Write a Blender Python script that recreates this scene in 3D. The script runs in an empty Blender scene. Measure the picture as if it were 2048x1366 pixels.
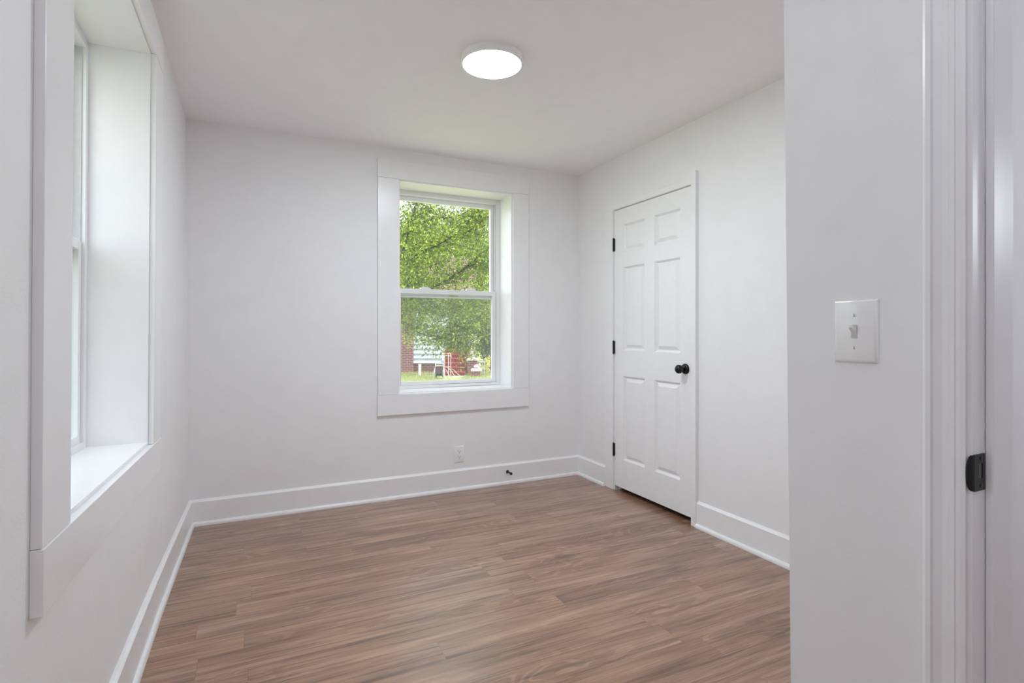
import bpy, bmesh, math, random
import numpy as np
from mathutils import Vector, Matrix

# ------------------------------------------------------------------ camera
YAW = 0.4444
F_PX, CX, V0, CAM_H = 1072.6, 1024.0, 660.7, 1.1742
scene = bpy.context.scene
col = scene.collection
cam_d = bpy.data.cameras.new('camera')
cam = bpy.data.objects.new('camera', cam_d)
col.objects.link(cam)
cam_d.sensor_width = 36.0
cam_d.lens = F_PX / 2048.0 * 36.0
cam_d.shift_y = -(683.0 - V0) / 2048.0
cam_d.clip_start = 0.02
cam_d.clip_end = 300
cam.location = (0, 0, CAM_H)
cam.rotation_euler = (math.pi / 2, 0, -YAW)
scene.camera = cam

# ------------------------------------------------------------------ sky, sun, exposure
world = bpy.data.worlds.new('world')
scene.world = world
world.use_nodes = True
bg = world.node_tree.nodes['Background']
bg.inputs['Color'].default_value = (0.86, 0.93, 1.0, 1)
bg.inputs['Strength'].default_value = 2.35

sun_d = bpy.data.lights.new('sun', 'SUN')
sun_d.energy = 4.6
sun_d.angle = 0.012
sun_d.color = (1.0, 0.96, 0.88)
sun = bpy.data.objects.new('sun', sun_d)
col.objects.link(sun)
sun.location = (12, -6, 16)
sun.rotation_euler = Vector((-0.62, 0.55, -0.80)).to_track_quat('-Z', 'Y').to_euler()

def lamp(name, loc, watts, radius):
    d = bpy.data.lights.new(name, 'POINT')
    d.energy = watts; d.shadow_soft_size = radius; d.color = (0.86, 0.94, 1.0)
    o = bpy.data.objects.new(name, d); col.objects.link(o); o.location = loc
lamp('hall_fill', (2.35, -0.35, 1.6), 8.5, 0.20)      # added light without a fixture, brightens the hall seen through the doorway
up_d = bpy.data.lights.new('entry_fill', 'SPOT')      # added unseen fill behind the view, aimed up to brighten ceiling and walls
up_d.energy = 32.0; up_d.spot_size = math.radians(132); up_d.spot_blend = 1.0; up_d.shadow_soft_size = 0.15
up_d.color = (0.86, 0.94, 1.0)
up = bpy.data.objects.new('entry_fill', up_d); col.objects.link(up)
up.location = (0.25, 0.00, 1.85)
up.rotation_euler = Vector((0.0, 0.0, 1.0)).to_track_quat('-Z', 'Y').to_euler()
LAMP_STRENGTH = 80.0
vs = scene.view_settings
vs.view_transform = 'Standard'
vs.look = 'None'
vs.gamma = 1.0
vs.exposure = 0.50
vs.use_curve_mapping = False
scene.cycles.max_bounces = 12
scene.cycles.diffuse_bounces = 8
scene.cycles.transparent_max_bounces = 16
scene.cycles.use_denoising = True

rng = random.Random(7)
nrg = np.random.default_rng(11)

# ------------------------------------------------------------------ materials
def srgb(r, g, b):
    f = lambda c: (c / 255.0) / 12.92 if c / 255.0 <= 0.04045 else (((c / 255.0) + 0.055) / 1.055) ** 2.4
    return (f(r), f(g), f(b), 1.0)

class NT:
    def __init__(self, name):
        self.m = bpy.data.materials.new(name)
        self.m.use_nodes = True
        self.t = self.m.node_tree
        self.b = self.t.nodes['Principled BSDF']
        self.out = self.t.nodes['Material Output']
    def n(self, typ, **kw):
        nd = self.t.nodes.new(typ)
        for k, v in kw.items():
            if k in nd.inputs.keys():
                nd.inputs[k].default_value = v
            else:
                setattr(nd, k, v)
        return nd
    def l(self, a, b):
        self.t.links.new(a, b)
    def math(self, op, a, b=None):
        nd = self.t.nodes.new('ShaderNodeMath'); nd.operation = op
        for i, v in enumerate((a, b)):
            if v is None: continue
            if isinstance(v, (int, float)): nd.inputs[i].default_value = v
            else: self.l(v, nd.inputs[i])
        return nd.outputs[0]
    def ramp(self, fac, stops):
        nd = self.t.nodes.new('ShaderNodeValToRGB')
        el = nd.color_ramp.elements
        while len(el) < len(stops): el.new(0.5)
        for e, (p, c) in zip(el, stops): e.position = p; e.color = c
        self.l(fac, nd.inputs[0])
        return nd.outputs[0]
    def mix(self, fac, a, b, blend='MIX'):
        nd = self.t.nodes.new('ShaderNodeMix'); nd.data_type = 'RGBA'; nd.blend_type = blend
        for s, v in ((nd.inputs[0], fac), (nd.inputs[6], a), (nd.inputs[7], b)):
            if isinstance(v, (int, float)): s.default_value = v
            elif isinstance(v, tuple): s.default_value = v
            else: self.l(v, s)
        return nd.outputs[2]
    def coord(self, scale=(1, 1, 1), loc=(0, 0, 0)):
        tc = self.t.nodes.new('ShaderNodeTexCoord')
        mp = self.t.nodes.new('ShaderNodeMapping')
        mp.inputs['Scale'].default_value = scale
        mp.inputs['Location'].default_value = loc
        self.l(tc.outputs['Object'], mp.inputs[0])
        return mp.outputs[0]
    def noise(self, vec, scale, detail=3, rough=0.5, dist=0.0):
        nd = self.n('ShaderNodeTexNoise', Scale=scale, Detail=detail, Roughness=rough, Distortion=dist)
        if vec is not None: self.l(vec, nd.inputs['Vector'])
        return nd.outputs[0]
    def bump(self, h, strength=0.2, dist=0.01):
        nd = self.n('ShaderNodeBump', Strength=strength, Distance=dist)
        self.l(h, nd.inputs['Height'])
        self.l(nd.outputs[0], self.b.inputs['Normal'])

def plain(name, c, rough=0.5, metal=0.0, spec=0.5, noise=0.0, nscale=40, bump=0.0):
    t = NT(name)
    t.b.inputs['Roughness'].default_value = rough
    t.b.inputs['Metallic'].default_value = metal
    t.b.inputs['Specular IOR Level'].default_value = spec
    v = t.coord()
    nz = t.noise(v, nscale, 4)
    lo = tuple(x * (1 - noise) for x in c[:3]) + (1,)
    hi = tuple(min(1, x * (1 + noise)) for x in c[:3]) + (1,)
    t.l(t.ramp(nz, [(0.3, lo), (0.7, hi)]), t.b.inputs['Base Color'])
    if bump: t.bump(nz, bump, 0.004)
    return t.m

PAINT = (0.90, 0.890, 0.90, 1)
def wall_mat(name, c, rough, bump=0.12, patch=False):
    t = NT(name)
    t.b.inputs['Roughness'].default_value = rough
    v = t.coord()
    fine = t.noise(v, 140, 4, 0.6)
    mid = t.noise(v, 9, 3, 0.55)
    lo = tuple(x * 0.975 for x in c[:3]) + (1,)
    t.l(t.ramp(mid, [(0.3, lo), (0.7, c)]), t.b.inputs['Base Color'])
    h = t.math('ADD', t.math('MULTIPLY', fine, 0.35), mid)
    # sparse specks of old plaster under the paint
    vo = t.n('ShaderNodeTexVoronoi', Scale=26.0)
    t.l(v, vo.inputs['Vector'])
    sp = t.math('LESS_THAN', vo.outputs['Distance'], 0.10)
    h = t.math('ADD', h, t.math('MULTIPLY', sp, 0.12))
    if patch:
        m = t.ramp(t.noise(v, 2.6, 2, 0.5), [(0.52, (0, 0, 0, 1)), (0.62, (1, 1, 1, 1))])
        rough_n = t.noise(v, 75, 5, 0.7)
        h = t.math('ADD', h, t.math('MULTIPLY', t.math('MULTIPLY', m, rough_n), 1.4))
    t.bump(h, bump, 0.006)
    return t.m

M_WALL = wall_mat('wall_paint', PAINT, 0.55)
M_WALL_L = wall_mat('old_plaster_paint', PAINT, 0.5, 0.20, patch=True)
M_CEIL = wall_mat('ceiling_paint', (0.95, 0.94, 0.955, 1), 0.7, 0.08)
M_TRIM = plain('trim_paint', (0.90, 0.89, 0.90, 1), 0.28, noise=0.012, nscale=14, bump=0.05)
M_DOOR = plain('door_paint', (0.90, 0.89, 0.90, 1), 0.34, noise=0.01, nscale=20, bump=0.03)
M_VINYL = plain('window_vinyl', (0.85, 0.85, 0.86, 1), 0.3, noise=0.008)
M_TRACK = plain('track_grey', (0.62, 0.62, 0.63, 1), 0.4, noise=0.03)
M_BLACK = plain('black_metal', (0.012, 0.012, 0.013, 1), 0.32, metal=0.3, noise=0.2)
M_PLATE = plain('switch_plastic', (0.90, 0.89, 0.895, 1), 0.18, noise=0.01)
M_SLOT = plain('dark_slot', (0.05, 0.05, 0.05, 1), 0.6, noise=0.1)
M_STEEL = plain('latch_steel', (0.45, 0.46, 0.46, 1), 0.3, metal=0.9, noise=0.05)
M_RUBBER = plain('black_rubber', (0.02, 0.02, 0.02, 1), 0.6, noise=0.1)
M_STICK = plain('yellow_sticker', (0.55, 0.60, 0.12, 1), 0.5, noise=0.05)

def glass_mat(name, haze, tint):
    t = NT(name)
    for n_ in list(t.t.nodes):
        if n_ != t.out: t.t.nodes.remove(n_)
    tr = t.n('ShaderNodeBsdfTransparent', Color=tint)
    gl = t.n('ShaderNodeBsdfGlossy', Roughness=0.02)
    di = t.n('ShaderNodeBsdfDiffuse', Color=(0.85, 0.87, 0.86, 1))
    v = t.coord()
    nz = t.noise(v, 6, 4)
    fac = t.math('MULTIPLY', t.math('ADD', nz, 0.5), haze)
    m1 = t.n('ShaderNodeMixShader'); t.l(fac, m1.inputs[0]); t.l(tr.outputs[0], m1.inputs[1]); t.l(di.outputs[0], m1.inputs[2])
    m2 = t.n('ShaderNodeMixShader', Fac=0.04); t.l(m1.outputs[0], m2.inputs[1]); t.l(gl.outputs[0], m2.inputs[2])
    t.l(m2.outputs[0], t.out.inputs['Surface'])
    return t.m
M_GLASS = glass_mat('window_glass', 0.022, (0.97, 0.985, 0.975, 1))  # pale diffuse veil in the pane imitates window glare over the view
M_SCREEN = glass_mat('insect_screen', 0.035, (0.86, 0.86, 0.87, 1))

def emit_mat(name, c, s):
    t = NT(name)
    t.b.inputs['Base Color'].default_value = (0.9, 0.9, 0.9, 1)
    t.b.inputs['Emission Color'].default_value = c
    t.b.inputs['Emission Strength'].default_value = s
    return t.m
M_LAMP = emit_mat('lamp_diffuser', (0.83, 0.925, 1.0, 1), LAMP_STRENGTH)

def floor_mat():
    t = NT('vinyl_plank')
    W, L = 0.133, 1.22
    tc = t.n('ShaderNodeTexCoord')
    sx = t.n('ShaderNodeSeparateXYZ'); t.l(tc.outputs['Object'], sx.inputs[0])
    X, Y = sx.outputs[0], sx.outputs[1]
    yr = t.math('DIVIDE', t.math('ADD', Y, 0.047), W)
    row = t.math('FLOOR', yr)
    wn = t.n('ShaderNodeTexWhiteNoise', noise_dimensions='1D'); t.l(row, wn.inputs['W'])
    xr = t.math('ADD', t.math('DIVIDE', X, L), t.math('MULTIPLY', wn.outputs['Value'], 7.31))
    pl = t.math('FLOOR', xr)
    cx = t.n('ShaderNodeCombineXYZ'); t.l(pl, cx.inputs[0]); t.l(row, cx.inputs[1])
    w2 = t.n('ShaderNodeTexWhiteNoise', noise_dimensions='2D'); t.l(cx.outputs[0], w2.inputs['Vector'])
    rnd = w2.outputs['Value']
    # grain coordinates, shifted per plank
    gx = t.math('ADD', X, t.math('MULTIPLY', rnd, 37.0))
    gy = t.math('ADD', Y, t.math('MULTIPLY', rnd, 11.0))
    def vec(ax, ay):
        c = t.n('ShaderNodeCombineXYZ'); t.l(t.math('MULTIPLY', gx, ax), c.inputs[0]); t.l(t.math('MULTIPLY', gy, ay), c.inputs[1])
        return c.outputs[0]
    big = t.noise(vec(1.3, 11.0), 1.0, 3, 0.5, 0.4)
    warp = t.noise(vec(1.6, 9.0), 1.0, 2, 0.5, 0.8)
    rings = t.math('SINE', t.math('MULTIPLY', warp, 62.0))
    fine = t.noise(vec(5.0, 160.0), 1.0, 4, 0.65)
    streak = t.noise(vec(2.0, 45.0), 1.0, 4, 0.6, 0.3)
    ticks = t.noise(vec(22.0, 260.0), 1.0, 2, 0.5)
    # knots
    vo = t.n('ShaderNodeTexVoronoi', Scale=1.0); t.l(vec(1.5, 5.0), vo.inputs['Vector'])
    knot = t.ramp(vo.outputs['Distance'], [(0.03, (1, 1, 1, 1)), (0.17, (0, 0, 0, 1))])
    c0 = t.ramp(big, [(0.25, srgb(132, 102, 83)), (0.5, srgb(167, 136, 115)), (0.75, srgb(192, 163, 144))])
    tint = t.ramp(rnd, [(0.0, srgb(243, 226, 210)), (0.5, srgb(255, 243, 232)), (1.0, srgb(248, 238, 234))])
    c1 = t.mix(1.0, c0, tint, 'MULTIPLY')
    rg = t.ramp(rings, [(0.25, (0.72, 0.66, 0.62, 1)), (0.62, (1, 1, 1, 1))])
    area = t.ramp(t.noise(vec(0.9, 4.0), 1.0, 2), [(0.44, (0, 0, 0, 1)), (0.60, (1, 1, 1, 1))])
    c2 = t.mix(t.math('MULTIPLY', area, 0.85), c1, t.mix(1.0, c1, rg, 'MULTIPLY'))
    st = t.ramp(streak, [(0.33, (0.40, 0.35, 0.33, 1)), (0.47, (0.90, 0.88, 0.87, 1)), (0.68, (1.16, 1.13, 1.10, 1))])
    c3 = t.mix(0.80, c2, t.mix(1.0, c2, st, 'MULTIPLY'))
    fi = t.ramp(fine, [(0.32, (0.62, 0.57, 0.55, 1)), (0.60, (1.08, 1.08, 1.08, 1))])
    c4 = t.mix(0.70, c3, t.mix(1.0, c3, fi, 'MULTIPLY'))
    c5 = t.mix(t.math('MULTIPLY', knot, 0.55), c4, srgb(84, 58, 44))
    # seams
    fy = t.math('FRACT', yr); fx = t.math('FRACT', xr)
    ey = t.math('LESS_THAN', fy, 0.010); ex = t.math('LESS_THAN', fx, 0.0014)
    seam = t.math('MAXIMUM', ey, ex)
    c6 = t.mix(t.math('MULTIPLY', seam, 0.40), c5, srgb(70, 50, 40))
    t.l(c6, t.b.inputs['Base Color'])
    t.l(t.math('ADD', t.math('MULTIPLY', fine, 0.14), 0.29), t.b.inputs['Roughness'])
    t.b.inputs['Specular IOR Level'].default_value = 0.5
    t.b.inputs['Coat Weight'].default_value = 0.8
    t.b.inputs['Coat Roughness'].default_value = 0.27
    h = t.math('SUBTRACT', t.math('MULTIPLY', t.math('ADD', fine, ticks), 0.5), seam)
    t.bump(h, 0.10, 0.002)
    return t.m
M_FLOOR = floor_mat()

def brick_mat(name, sx=1.0):
    t = NT(name)
    tc = t.n('ShaderNodeTexCoord')
    s = t.n('ShaderNodeSeparateXYZ'); t.l(tc.outputs['Object'], s.inputs[0])
    c = t.n('ShaderNodeCombineXYZ')
    t.l(t.math('ADD', s.outputs[0], s.outputs[1]), c.inputs[0]); t.l(s.outputs[2], c.inputs[1])
    br = t.n('ShaderNodeTexBrick', Scale=1.0)
    br.inputs['Color1'].default_value = srgb(132, 64, 64)
    br.inputs['Color2'].default_value = srgb(106, 48, 52)
    br.inputs['Mortar'].default_value = srgb(180, 160, 158)
    br.inputs['Mortar Size'].default_value = 0.010
    br.inputs['Brick Width'].default_value = 0.215
    br.inputs['Row Height'].default_value = 0.072
    t.l(c.outputs[0], br.inputs['Vector'])
    t.l(br.outputs[0], t.b.inputs['Base Color'])
    t.b.inputs['Roughness'].default_value = 0.85
    inv = t.math('SUBTRACT', 1.0, br.outputs[1])
    t.bump(inv, 0.4, 0.01)
    return t.m
M_BRICK = brick_mat('red_brick')
M_SIDING = plain('white_siding', (0.60, 0.65, 0.73, 1), 0.5, noise=0.03, nscale=3)
M_WHITE = plain('white_outdoor_paint', (0.82, 0.82, 0.84, 1), 0.5, noise=0.06, nscale=18)
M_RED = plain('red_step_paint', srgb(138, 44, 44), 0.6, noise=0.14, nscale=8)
M_REDLT = plain('pale_red_tread_paint', srgb(172, 80, 74), 0.65, noise=0.15, nscale=10)  # paler red for the treads and porch floor
M_PORCH = plain('porch_wall_paint', srgb(98, 66, 78), 0.7, noise=0.2, nscale=5)
M_DARKGL = plain('dark_house_glass', srgb(70, 66, 80), 0.1, noise=0.1)
M_CAP = plain('pale_concrete', srgb(214, 200, 198), 0.85, noise=0.08, nscale=12, bump=0.2)
M_METAL = plain('weathered_grey_metal', (0.55, 0.55, 0.54, 1), 0.5, metal=0.3, noise=0.12)
M_PALEMETAL = plain('pale_painted_metal', srgb(226, 205, 204), 0.5, noise=0.08)
M_DRUM = plain('dark_drum', (0.035, 0.035, 0.04, 1), 0.6, noise=0.3)
M_HOSE = plain('grey_hose', srgb(196, 198, 184), 0.5, noise=0.1)
M_BARK = plain('bark', srgb(62, 55, 52), 0.9, noise=0.3, nscale=9, bump=0.6)
M_FLOWER = plain('white_petals', (0.82, 0.80, 0.76, 1), 0.6, noise=0.12)

def shingle_mat():
    t = NT('brown_shingles')
    tc = t.n('ShaderNodeTexCoord')
    br = t.n('ShaderNodeTexBrick', Scale=1.0)
    br.inputs['Color1'].default_value = srgb(134, 106, 98)
    br.inputs['Color2'].default_value = srgb(108, 82, 78)
    br.inputs['Mortar'].default_value = srgb(82, 58, 56)
    br.inputs['Mortar Size'].default_value = 0.012
    br.inputs['Brick Width'].default_value = 0.3
    br.inputs['Row Height'].default_value = 0.14
    t.l(tc.outputs['Object'], br.inputs['Vector'])
    t.l(br.outputs[0], t.b.inputs['Base Color'])
    t.b.inputs['Roughness'].default_value = 0.9
    return t.m
M_SHINGLE = shingle_mat()

def leaf_mat(name, cols, trans=0.45):
    t = NT(name)
    geo = t.n('ShaderNodeNewGeometry')
    v = t.coord()
    pn = t.noise(v, 0.9, 2)
    f = t.math('ADD', t.math('MULTIPLY', geo.outputs['Random Per Island'], 0.62), t.math('MULTIPLY', pn, 0.38))
    c = t.ramp(f, [(i / (len(cols) - 1), k) for i, k in enumerate(cols)])
    t.l(c, t.b.inputs['Base Color'])
    t.b.inputs['Roughness'].default_value = 0.45
    tl = t.n('ShaderNodeBsdfTranslucent'); t.l(c, tl.inputs[0])
    mx = t.n('ShaderNodeMixShader', Fac=trans)
    t.l(t.b.outputs[0], mx.inputs[1]); t.l(tl.outputs[0], mx.inputs[2])
    t.l(mx.outputs[0], t.out.inputs['Surface'])
    return t.m
M_LEAF = leaf_mat('sunny_leaves', [srgb(44, 58, 36), srgb(96, 118, 44), srgb(158, 178, 58), srgb(206, 218, 108)], 0.32)
M_LEAF2 = leaf_mat('deep_leaves', [srgb(40, 58, 42), srgb(76, 102, 58), srgb(122, 146, 66), srgb(172, 190, 92)], 0.32)
M_YELLOW = leaf_mat('yellow_leaves', [srgb(210, 205, 90), srgb(236, 226, 110), srgb(244, 238, 160)])
M_BLADE = leaf_mat('grass_blades', [srgb(150, 160, 98), srgb(182, 188, 124), srgb(210, 208, 160)], 0.3)
def lawn_mat():
    t = NT('lawn_soil_grass')
    v = t.coord()
    a = t.noise(v, 3.0, 6, 0.7)
    t.l(t.ramp(a, [(0.3, srgb(140, 148, 98)), (0.5, srgb(176, 184, 124)), (0.7, srgb(200, 200, 158))]), t.b.inputs['Base Color'])
    t.b.inputs['Roughness'].default_value = 0.95
    t.bump(t.noise(v, 60, 4), 0.6, 0.03)
    return t.m
M_LAWN = lawn_mat()
M_BOUNCE = plain('bounce_slab_grey', (0.20, 0.20, 0.215, 1), 0.85, noise=0.08, nscale=3)  # even grey of the added light-bouncing slab

# ------------------------------------------------------------------ mesh builder
ORG = {}
def root(name, loc=(0, 0, 0), rz=0.0, label=None, cat=None, group=None, kind=None):
    o = bpy.data.objects.new(name, None)
    col.objects.link(o)
    o.empty_display_size = 0.1
    o.location = loc; o.rotation_euler = (0, 0, rz)
    ORG[o.name] = Vector(loc)
    tag(o, label, cat, group, kind)
    return o
def tag(o, label=None, cat=None, group=None, kind=None):
    if label: o['label'] = label
    if cat: o['category'] = cat
    if group: o['group'] = group
    if kind: o['kind'] = kind
    return o

class MB:
    def __init__(self, fn=None):
        self.v = []; self.f = []; self.fn = fn; self.smooth = False
    def add(self, vs_, fs):
        n = len(self.v)
        self.v += [tuple(self.fn(*p)) if self.fn else tuple(p) for p in vs_]
        self.f += [tuple(i + n for i in q) for q in fs]
        return self
    def box(self, x0, x1, y0, y1, z0, z1):
        return self.add([(x0, y0, z0), (x1, y0, z0), (x1, y1, z0), (x0, y1, z0), (x0, y0, z1), (x1, y0, z1), (x1, y1, z1), (x0, y1, z1)],
                        [(0, 3, 2, 1), (4, 5, 6, 7), (0, 1, 5, 4), (1, 2, 6, 5), (2, 3, 7, 6), (3, 0, 4, 7)])
    def prism(self, poly, axis, a, b):
        """extrude a 2-D polygon along axis ('x','y','z') from a to b"""
        def p(u, w, t):
            return {'x': (t, u, w), 'y': (u, t, w), 'z': (u, w, t)}[axis]
        n = len(poly)
        vs_ = [p(u, w, a) for u, w in poly] + [p(u, w, b) for u, w in poly]
        fs = [tuple(range(n))[::-1], tuple(range(n, 2 * n))] + [(i, (i + 1) % n, n + (i + 1) % n, n + i) for i in range(n)]
        return self.add(vs_, fs)
    def tube(self, pts, r, n=8, r1=None):
        pts = [Vector(p) for p in pts]
        k = len(pts); rings = []
        up = Vector((0.13, 0.21, 0.97)).normalized()
        vs_ = []; fs = []
        for i, p in enumerate(pts):
            d = (pts[min(i + 1, k - 1)] - pts[max(i - 1, 0)])
            if d.length < 1e-9: d = Vector((0, 0, 1))
            d.normalize()
            a = d.cross(up)
            if a.length < 1e-3: a = d.cross(Vector((1, 0, 0)))
            a.normalize(); b = d.cross(a)
            rr = r if r1 is None else r + (r1 - r) * i / max(1, k - 1)
            for j in range(n):
                t = 2 * math.pi * j / n
                vs_.append(p + (a * math.cos(t) + b * math.sin(t)) * rr)
        for i in range(k - 1):
            for j in range(n):
                fs.append((i * n + j, i * n + (j + 1) % n, (i + 1) * n + (j + 1) % n, (i + 1) * n + j))
        fs.append(tuple(range(n))); fs.append(tuple(range((k - 1) * n, k * n)))
        return self.add(vs_, fs)
    def lathe(self, prof, c, axis='z', n=32):
        """prof: (radius, along); revolve about axis through c"""
        vs_ = []; fs = []
        k = len(prof)
        for r, h in prof:
            for j in range(n):
                t = 2 * math.pi * j / n
                u, w = r * math.cos(t), r * math.sin(t)
                vs_.append({'z': (c[0] + u, c[1] + w, c[2] + h), 'x': (c[0] + h, c[1] + u, c[2] + w), 'y': (c[0] + u, c[1] + h, c[2] + w)}[axis])
        for i in range(k - 1):
            for j in range(n):
                fs.append((i * n + j, i * n + (j + 1) % n, (i + 1) * n + (j + 1) % n, (i + 1) * n + j))
        fs.append(tuple(range(n))); fs.append(tuple(range((k - 1) * n, k * n)))
        return self.add(vs_, fs)
    def blob(self, c, rx, ry, rz, nu=12, nv=8, jit=0.0):
        vs_ = []; fs = []
        for i in range(nv + 1):
            a = math.pi * i / nv
            for j in range(nu):
                t = 2 * math.pi * j / nu
                s = 1 + jit * (rng.random() - 0.5)
                vs_.append((c[0] + rx * math.sin(a) * math.cos(t) * s, c[1] + ry * math.sin(a) * math.sin(t) * s, c[2] + rz * math.cos(a) * s))
        for i in range(nv):
            for j in range(nu):
                fs.append((i * nu + j, i * nu + (j + 1) % nu, (i + 1) * nu + (j + 1) % nu, (i + 1) * nu + j))
        return self.add(vs_, fs)
    def build(self, name, mat, parent=None, bevel=0.0, smooth=False, kind=None, label=None, org=None, recalc=True, seg=2):
        me = bpy.data.meshes.new(name)
        o0 = Vector((0, 0, 0))
        if org is not None: o0 = Vector(org)
        elif parent is not None: o0 = ORG[parent.name]
        me.from_pydata([(p[0] - o0.x, p[1] - o0.y, p[2] - o0.z) for p in self.v], [], self.f)
        if recalc:
            bm = bmesh.new(); bm.from_mesh(me)
            bmesh.ops.remove_doubles(bm, verts=bm.verts, dist=1e-5)
            bmesh.ops.recalc_face_normals(bm, faces=bm.faces)
            bm.to_mesh(me); bm.free()
        me.materials.append(mat)
        o = bpy.data.objects.new(name, me)
        col.objects.link(o)
        if parent is not None:
            o.parent = parent
            ORG[o.name] = o0
        else:
            if org is not None: o.location = o0
            ORG[o.name] = o0
        if smooth:
            for p in me.polygons: p.use_smooth = True
            try:
                me.set_sharp_from_angle(angle=math.radians(40))
            except Exception:
                pass
        if bevel:
            m = o.modifiers.new('bevel', 'BEVEL'); m.width = bevel; m.segments = seg; m.limit_method = 'ANGLE'; m.angle_limit = math.radians(35)
            m.harden_normals = False
        if kind: o['kind'] = kind
        if label: o['label'] = label
        return o

# ------------------------------------------------------------------ room dimensions
XL, XR, YB, H = -0.374, 2.3835, 3.7355, 2.44
YF = -1.60                    # wall behind the camera
XP = 1.00                     # face of the short wall with the light switch
PT = 0.117                    # its thickness
def lean(y):
    if y <= 2.65: return -0.006
    return -0.006 + 0.014 * min(1.0, (y - 2.65) / (YB - 2.65))
def warp_left(x, y, z):       # the old left wall is a little out of plumb
    return (x - lean(y) * (z - 1.2), y, z)

S = 'structure'
# floor and ceiling
MB().box(-0.75, 3.3, -1.75, YB + 0.05, -0.06, 0.0).build('floor', M_FLOOR, kind=S)
MB().box(-0.75, 3.3, -1.75, YB + 0.30, H, H + 0.15).build('ceiling', M_CEIL, kind=S)

# windows: opening sizes (a0,a1 along the wall; z0,z1)
W1 = dict(a0=0.8965, a1=1.782, z0=0.727, z1=2.231, cw0=0.147, cw1=0.134, ch=0.127, cb=0.142, r=0.213)
W2 = dict(a0=1.440, a1=2.463, z0=0.748, z1=2.255, cw0=0.172, cw1=0.168, ch=0.127, cb=0.125, r=0.190)
def shear2(a, z): return z + 0.028 * (2.0 - a)
def map1(a, n, z): return (a, YB + n, z)
def map2(a, n, z): return warp_left(XL - n, a, shear2(a, z))

# back wall with the window opening
b = MB()
T = 0.27
b.box(-0.66, W1['a0'] - .012, YB, YB + T, 0, H).box(W1['a1'] + .012, 2.65, YB, YB + T, 0, H)
b.box(W1['a0'] - .012, W1['a1'] + .012, YB, YB + T, 0, W1['z0'] - .012).box(W1['a0'] - .012, W1['a1'] + .012, YB, YB + T, W1['z1'] + .012, H)
b.build('wall_back', M_WALL, kind=S)

# left wall
b = MB(lambda a, n, z: warp_left(XL - n, a, z))
brk = [YF - 0.15, -0.5, 0.6, W2['a0'] - .012]
for y0, y1 in zip(brk[:-1], brk[1:]): b.box(y0, y1, 0, T, 0, H)
za, zb = W2['z0'] - .03, W2['z1'] + .03
nn = [W2['a0'] - .012, 2.0, W2['a1'] + .012]
for y0, y1 in zip(nn[:-1], nn[1:]): b.box(y0, y1, 0, T, 0, za).box(y0, y1, 0, T, zb, H)
brk = [W2['a1'] + .012, 2.65, 2.9, 3.2, 3.5, YB + 0.02]
for y0, y1 in zip(brk[:-1], brk[1:]): b.box(y0, y1, 0, T, 0, H)
b.build('wall_left', M_WALL_L, kind=S)

# right wall with door opening, and the dark closet behind the door
DY0, DY1, DZ0, DZ1 = 2.458, 3.24, 0.036, 2.052
b = MB()
b.box(XR, XR + 0.115, 0.5, DY0 - 0.02, 0, H).box(XR, XR + 0.115, DY1 + 0.02, YB + 0.05, 0, H).box(XR, XR + 0.115, DY0 - 0.02, DY1 + 0.02, DZ1 + 0.02, H)
b.box(XR + 0.80, XR + 0.86, DY0 - 0.3, DY1 + 0.3, 0, H).box(XR + 0.115, XR + 0.80, DY0 - 0.3, DY0 - 0.25, 0, H).box(XR + 0.115, XR + 0.80, DY1 + 0.25, DY1 + 0.3, 0, H)
b.build('wall_right', M_WALL, kind=S)

# short wall with the switch: corner leans slightly, doorway near the camera
OY1, OY0, OZ = 0.4424, -0.37, 2.05
b = MB()
yc0, yc1 = 0.764 - 0.0115 * 1.17, 0.764 + 0.0115 * (H - 1.17)
def lbox(y0, x0, x1, z0=0, z1=H):
    ya = lambda z: 0.764 + 0.0115 * (z - 1.17)
    b.add([(x0, y0, z0), (x1, y0, z0), (x1, ya(z0), z0), (x0, ya(z0), z0), (x0, y0, z1), (x1, y0, z1), (x1, ya(z1), z1), (x0, ya(z1), z1)],
          [(0, 3, 2, 1), (4, 5, 6, 7), (0, 1, 5, 4), (1, 2, 6, 5), (2, 3, 7, 6), (3, 0, 4, 7)])
lbox(OY1 + 0.018, XP, XP + PT)
b.box(XP, XP + PT, YF, OY0 - 0.018, 0, H).box(XP, XP + PT, OY0 - 0.018, OY1 + 0.018, OZ + 0.018, H)
b.build('wall_partition', M_WALL, kind=S)
b = MB()
lbox(0.645, XP + PT, XR + 0.115)
b.build('wall_front', M_WALL, kind=S)
MB().box(-0.70, 3.3, YF - 0.12, YF, 0, H).build('wall_entry', M_WALL, kind=S)
MB().box(3.18, 3.3, YF, 0.76, 0, H).box(XR + 0.115, 3.18, 0.645, 0.76, 0, H).build('wall_hall', M_WALL, kind=S)

# ------------------------------------------------------------------ baseboards with shoe moulding
BH, BT = 0.145, 0.016
def board_profile():
    return [(0, 0), (BT, 0), (BT, BH - 0.004), (BT - 0.004, BH), (0.007, BH + 0.002), (0, BH + 0.010)]
def shoe_profile():
    p = [(BT, 0), (BT + 0.014, 0)]
    for i in range(0, 6):
        t = math.pi / 2 * i / 5
        p.append((BT + 0.014 * math.cos(t), 0.004 + 0.019 * math.sin(t)))
    return p
def run(name, mapf, a0, a1, cuts=1, mat=M_TRIM, h=BH):
    ts = [a0 + (a1 - a0) * i / cuts for i in range(cuts + 1)]
    bb = MB(mapf); sh = MB(mapf)
    for s0, s1 in zip(ts[:-1], ts[1:]):
        bb.prism(board_profile(), 'y', s0, s1)
        sh.prism(shoe_profile(), 'y', s0, s1)
    o = bb.build(name, mat, kind=S)
    sh.build('shoe_moulding', mat, o, smooth=True)
    return o
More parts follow.
